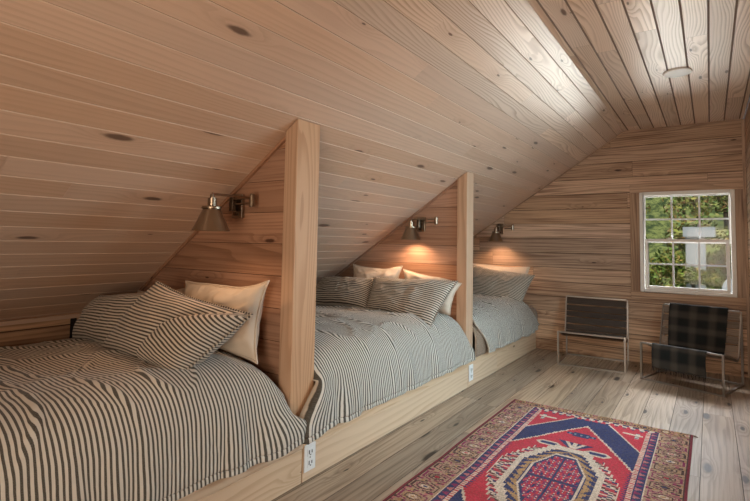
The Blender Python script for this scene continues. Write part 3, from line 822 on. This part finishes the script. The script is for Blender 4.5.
# ------------------------------------------------------------------ outdoors
def leaf_cloud(mb, c, rad, n, cols, r, size=.05):
    for k in range(n):
        d = Vector((r.gauss(0,1), r.gauss(0,1), r.gauss(0,1))).normalized()
        rr = r.random()**.4
        p = Vector(c) + Vector((d.x*rad[0], d.y*rad[1], d.z*rad[2]))*rr
        a = Vector((r.gauss(0,1), r.gauss(0,1), r.gauss(0,1))).normalized(); b = a.orthogonal().normalized()
        s = size*r.uniform(.6, 1.4); t = r.random()
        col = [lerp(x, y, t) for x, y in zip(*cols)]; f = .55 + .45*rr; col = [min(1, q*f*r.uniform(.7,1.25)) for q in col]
        mb.face([p - a*s, p + b*s*.45, p + a*s, p - b*s*.45], None, tuple(col))
def tree(x, y, h, rad, cols, seed, label, size=.068, n=900):
    r = random.Random(seed); root = empty('leafy_tree', (x, y, -2.6)); tag(root, label, 'tree', 'trees outside the window')
    mb = MB(); mb.tube([(0,0,0),(r.uniform(-.1,.1),0,h*.4),(r.uniform(-.2,.2),0,h*.85)], [.13,.09,.03], 8); mb.build('trunk', M_BARK, root, smooth=True)
    mb = MB()
    for k in range(13):
        a = r.uniform(0, 2*PI); rr = r.random()**.5*rad; zz = h*r.uniform(.30, .97)
        q = rad*r.uniform(.28, .46)
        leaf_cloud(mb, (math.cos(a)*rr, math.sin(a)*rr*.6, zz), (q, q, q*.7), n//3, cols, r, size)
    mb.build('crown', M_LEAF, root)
G1, G2, G3 = ((.045,.070,.012),(.34,.38,.08)), ((.035,.055,.014),(.24,.28,.07)), ((.09,.105,.025),(.50,.47,.16))
tree(1.35, 13.2, 5.2, 1.35, G3, 1, 'yellow-green tree at the middle of the window view')
tree(3.05, 12.6, 4.9, 1.25, G2, 2, 'darker green tree at the right edge of the window view', n=800)
tree(.10, 12.4, 4.7, 1.25, G1, 3, 'bright green tree at the left of the window view')
tree(2.15, 15.6, 6.8, 1.7, G3, 4, 'tall pale green tree rising behind the others', .07)
tree(1.05, 10.6, 3.0, 1.0, G1, 6, 'low bush in front of the trees outside', .05)
tree(1.45, 11.1, 3.72, .60, G1, 9, 'rounded bush hiding the foot of the grey reflection shape', .05, 1500)
# ground and wooded hill
def hill(a, b):
    x = lerp(-14, 18, a); y = lerp(7, 32, b)
    z = -2.6 + sstep(14, 30, y)*7.5 + nz(x*.35, y*.35)*.4*sstep(9, 13, y) + nz(x*1.7, y*1.7)*.35*sstep(15, 18, y)
    return Vector((x, y, z)), (x, y)
m, nt, b = newmat('wooded_hillside'); g = N(nt); tc = g.n('ShaderNodeTexCoord').outputs['Object']
c = g.mix(g.ramp(g.noise(tc, 3.2, 5, .7), .38, .62), (.035,.06,.015), (.24,.28,.08)); g.link(c, b.inputs['Base Color']); b.inputs['Roughness'].default_value = .95
o = grid_mesh('hillside', m, 60, 60, hill); struct(o)
# window-pane reflection, added outdoors as pale solid blocks
M_PALEGREY = plain('pale_grey', (.38,.41,.42), .7, vary=.15, bscale=4)
sh = empty('pane_reflection', (1.50, 12.2, -2.6)); tag(sh, 'pale grey stand-in for a reflection in the end window', 'reflection')
mb = MB(); mb.box((-.24,-.3,0), (.10,.5,4.02)); mb.build('wall', M_PALEGREY, sh)  # stem of the reflected shape, not a building
mb = MB(); mb.box((-.28,-.42,4.02), (.27,.6,4.22)); mb.build('cross_block', M_PALEGREY, sh)
mb = MB(); mb.box((-.20,-.315,2.2), (.04,-.30,3.6)); mb.build('front_panel', M_PALEGREY, sh)
def boulder(a, b):
    t, f = a*2*PI, (b-.5)*PI; d = Vector((math.cos(t)*math.cos(f), math.sin(t)*math.cos(f), math.sin(f)))
    k = 1 + .25*nz(d.x*1.6+4, d.y*1.6, d.z*1.6)
    return Vector((1.95 + d.x*.26*k, 10.6 + d.y*.2*k, -1.0 + d.z*1.50*k)), (a, b)
o = grid_mesh('boulder', M_PALEGREY, 32, 18, boulder); tag(o, 'pale upright rock low at the right of the window view', 'rock')

# ------------------------------------------------------------------ light
w = bpy.data.worlds.new('sky'); scene.world = w; w.use_nodes = True
bg = w.node_tree.nodes['Background']; bg.inputs[0].default_value = (.75,.85,1.0,1); bg.inputs[1].default_value = .45
def area(name, loc, aim, sx, sy, power, col, spread=180):
    l = bpy.data.lights.new(name, 'AREA'); l.shape = 'RECTANGLE'; l.size = sx; l.size_y = sy; l.energy = power; l.color = col; l.spread = math.radians(spread)
    o = bpy.data.objects.new(name, l); COL.objects.link(o); o.location = loc
    o.rotation_euler = (Vector(aim) - Vector(loc)).to_track_quat('-Z', 'Y').to_euler(); return o
s = bpy.data.lights.new('sun', 'SUN'); s.energy = 3.0; s.angle = .02; s.color = (1,.95,.85)
so = bpy.data.objects.new('sun', s); COL.objects.link(so); so.rotation_euler = Vector((.35,.75,-.75)).to_track_quat('-Z','Y').to_euler()
area('side_window_daylight', (2.35, 3.3, 1.55), (0, 3.25, .55), 1.8, 1.0, 66, (.64,.89,1.0), 150)
area('end_window_skylight', (1.5, 7.4, 2.95), (1.25, 4.3, 0), 1.8, 1.0, 300, (.93,.96,1.0))
area('hidden_ceiling_fill', (1.6, 11.0, -.75), (1.5, 5.7, 1.3), 6.0, 2.0, 170, (.95,.97,.9), 70)  # added lamp below the sill, out of view, to brighten the ceiling
area('room_fill', (1.8, -.9, 1.0), (.5, 2.8, 1.75), 1.2, 1.2, 36, (1.0,.80,.61), 130)
area('far_fill', (1.8, 1.6, 1.3), (1.1, 5.7, .9), .8, .8, 10, (1.0,.92,.82))

# ------------------------------------------------------------------ camera
cam = bpy.data.cameras.new('camera'); co = bpy.data.objects.new('camera', cam); COL.objects.link(co); scene.camera = co
yaw, pitch, roll, F = math.radians(-34.8955), math.radians(3.3889), math.radians(1.0286), 480.66
fw = Vector((math.sin(yaw)*math.cos(pitch), math.cos(yaw)*math.cos(pitch), math.sin(pitch)))
rt = Vector((math.cos(yaw), -math.sin(yaw), 0)); up = rt.cross(fw)
c_, s_ = math.cos(roll), math.sin(roll); r2 = rt*c_ + up*s_; u2 = up*c_ - rt*s_
co.matrix_world = Matrix(((r2.x,u2.x,-fw.x,1.6801),(r2.y,u2.y,-fw.y,0),(r2.z,u2.z,-fw.z,1.2),(0,0,0,1)))
cam.sensor_width = 36; cam.lens = F/750*36; cam.shift_y = -37.18/750; cam.clip_start = .02
scene.view_settings.view_transform = 'Standard'
scene.view_settings.look = 'None'
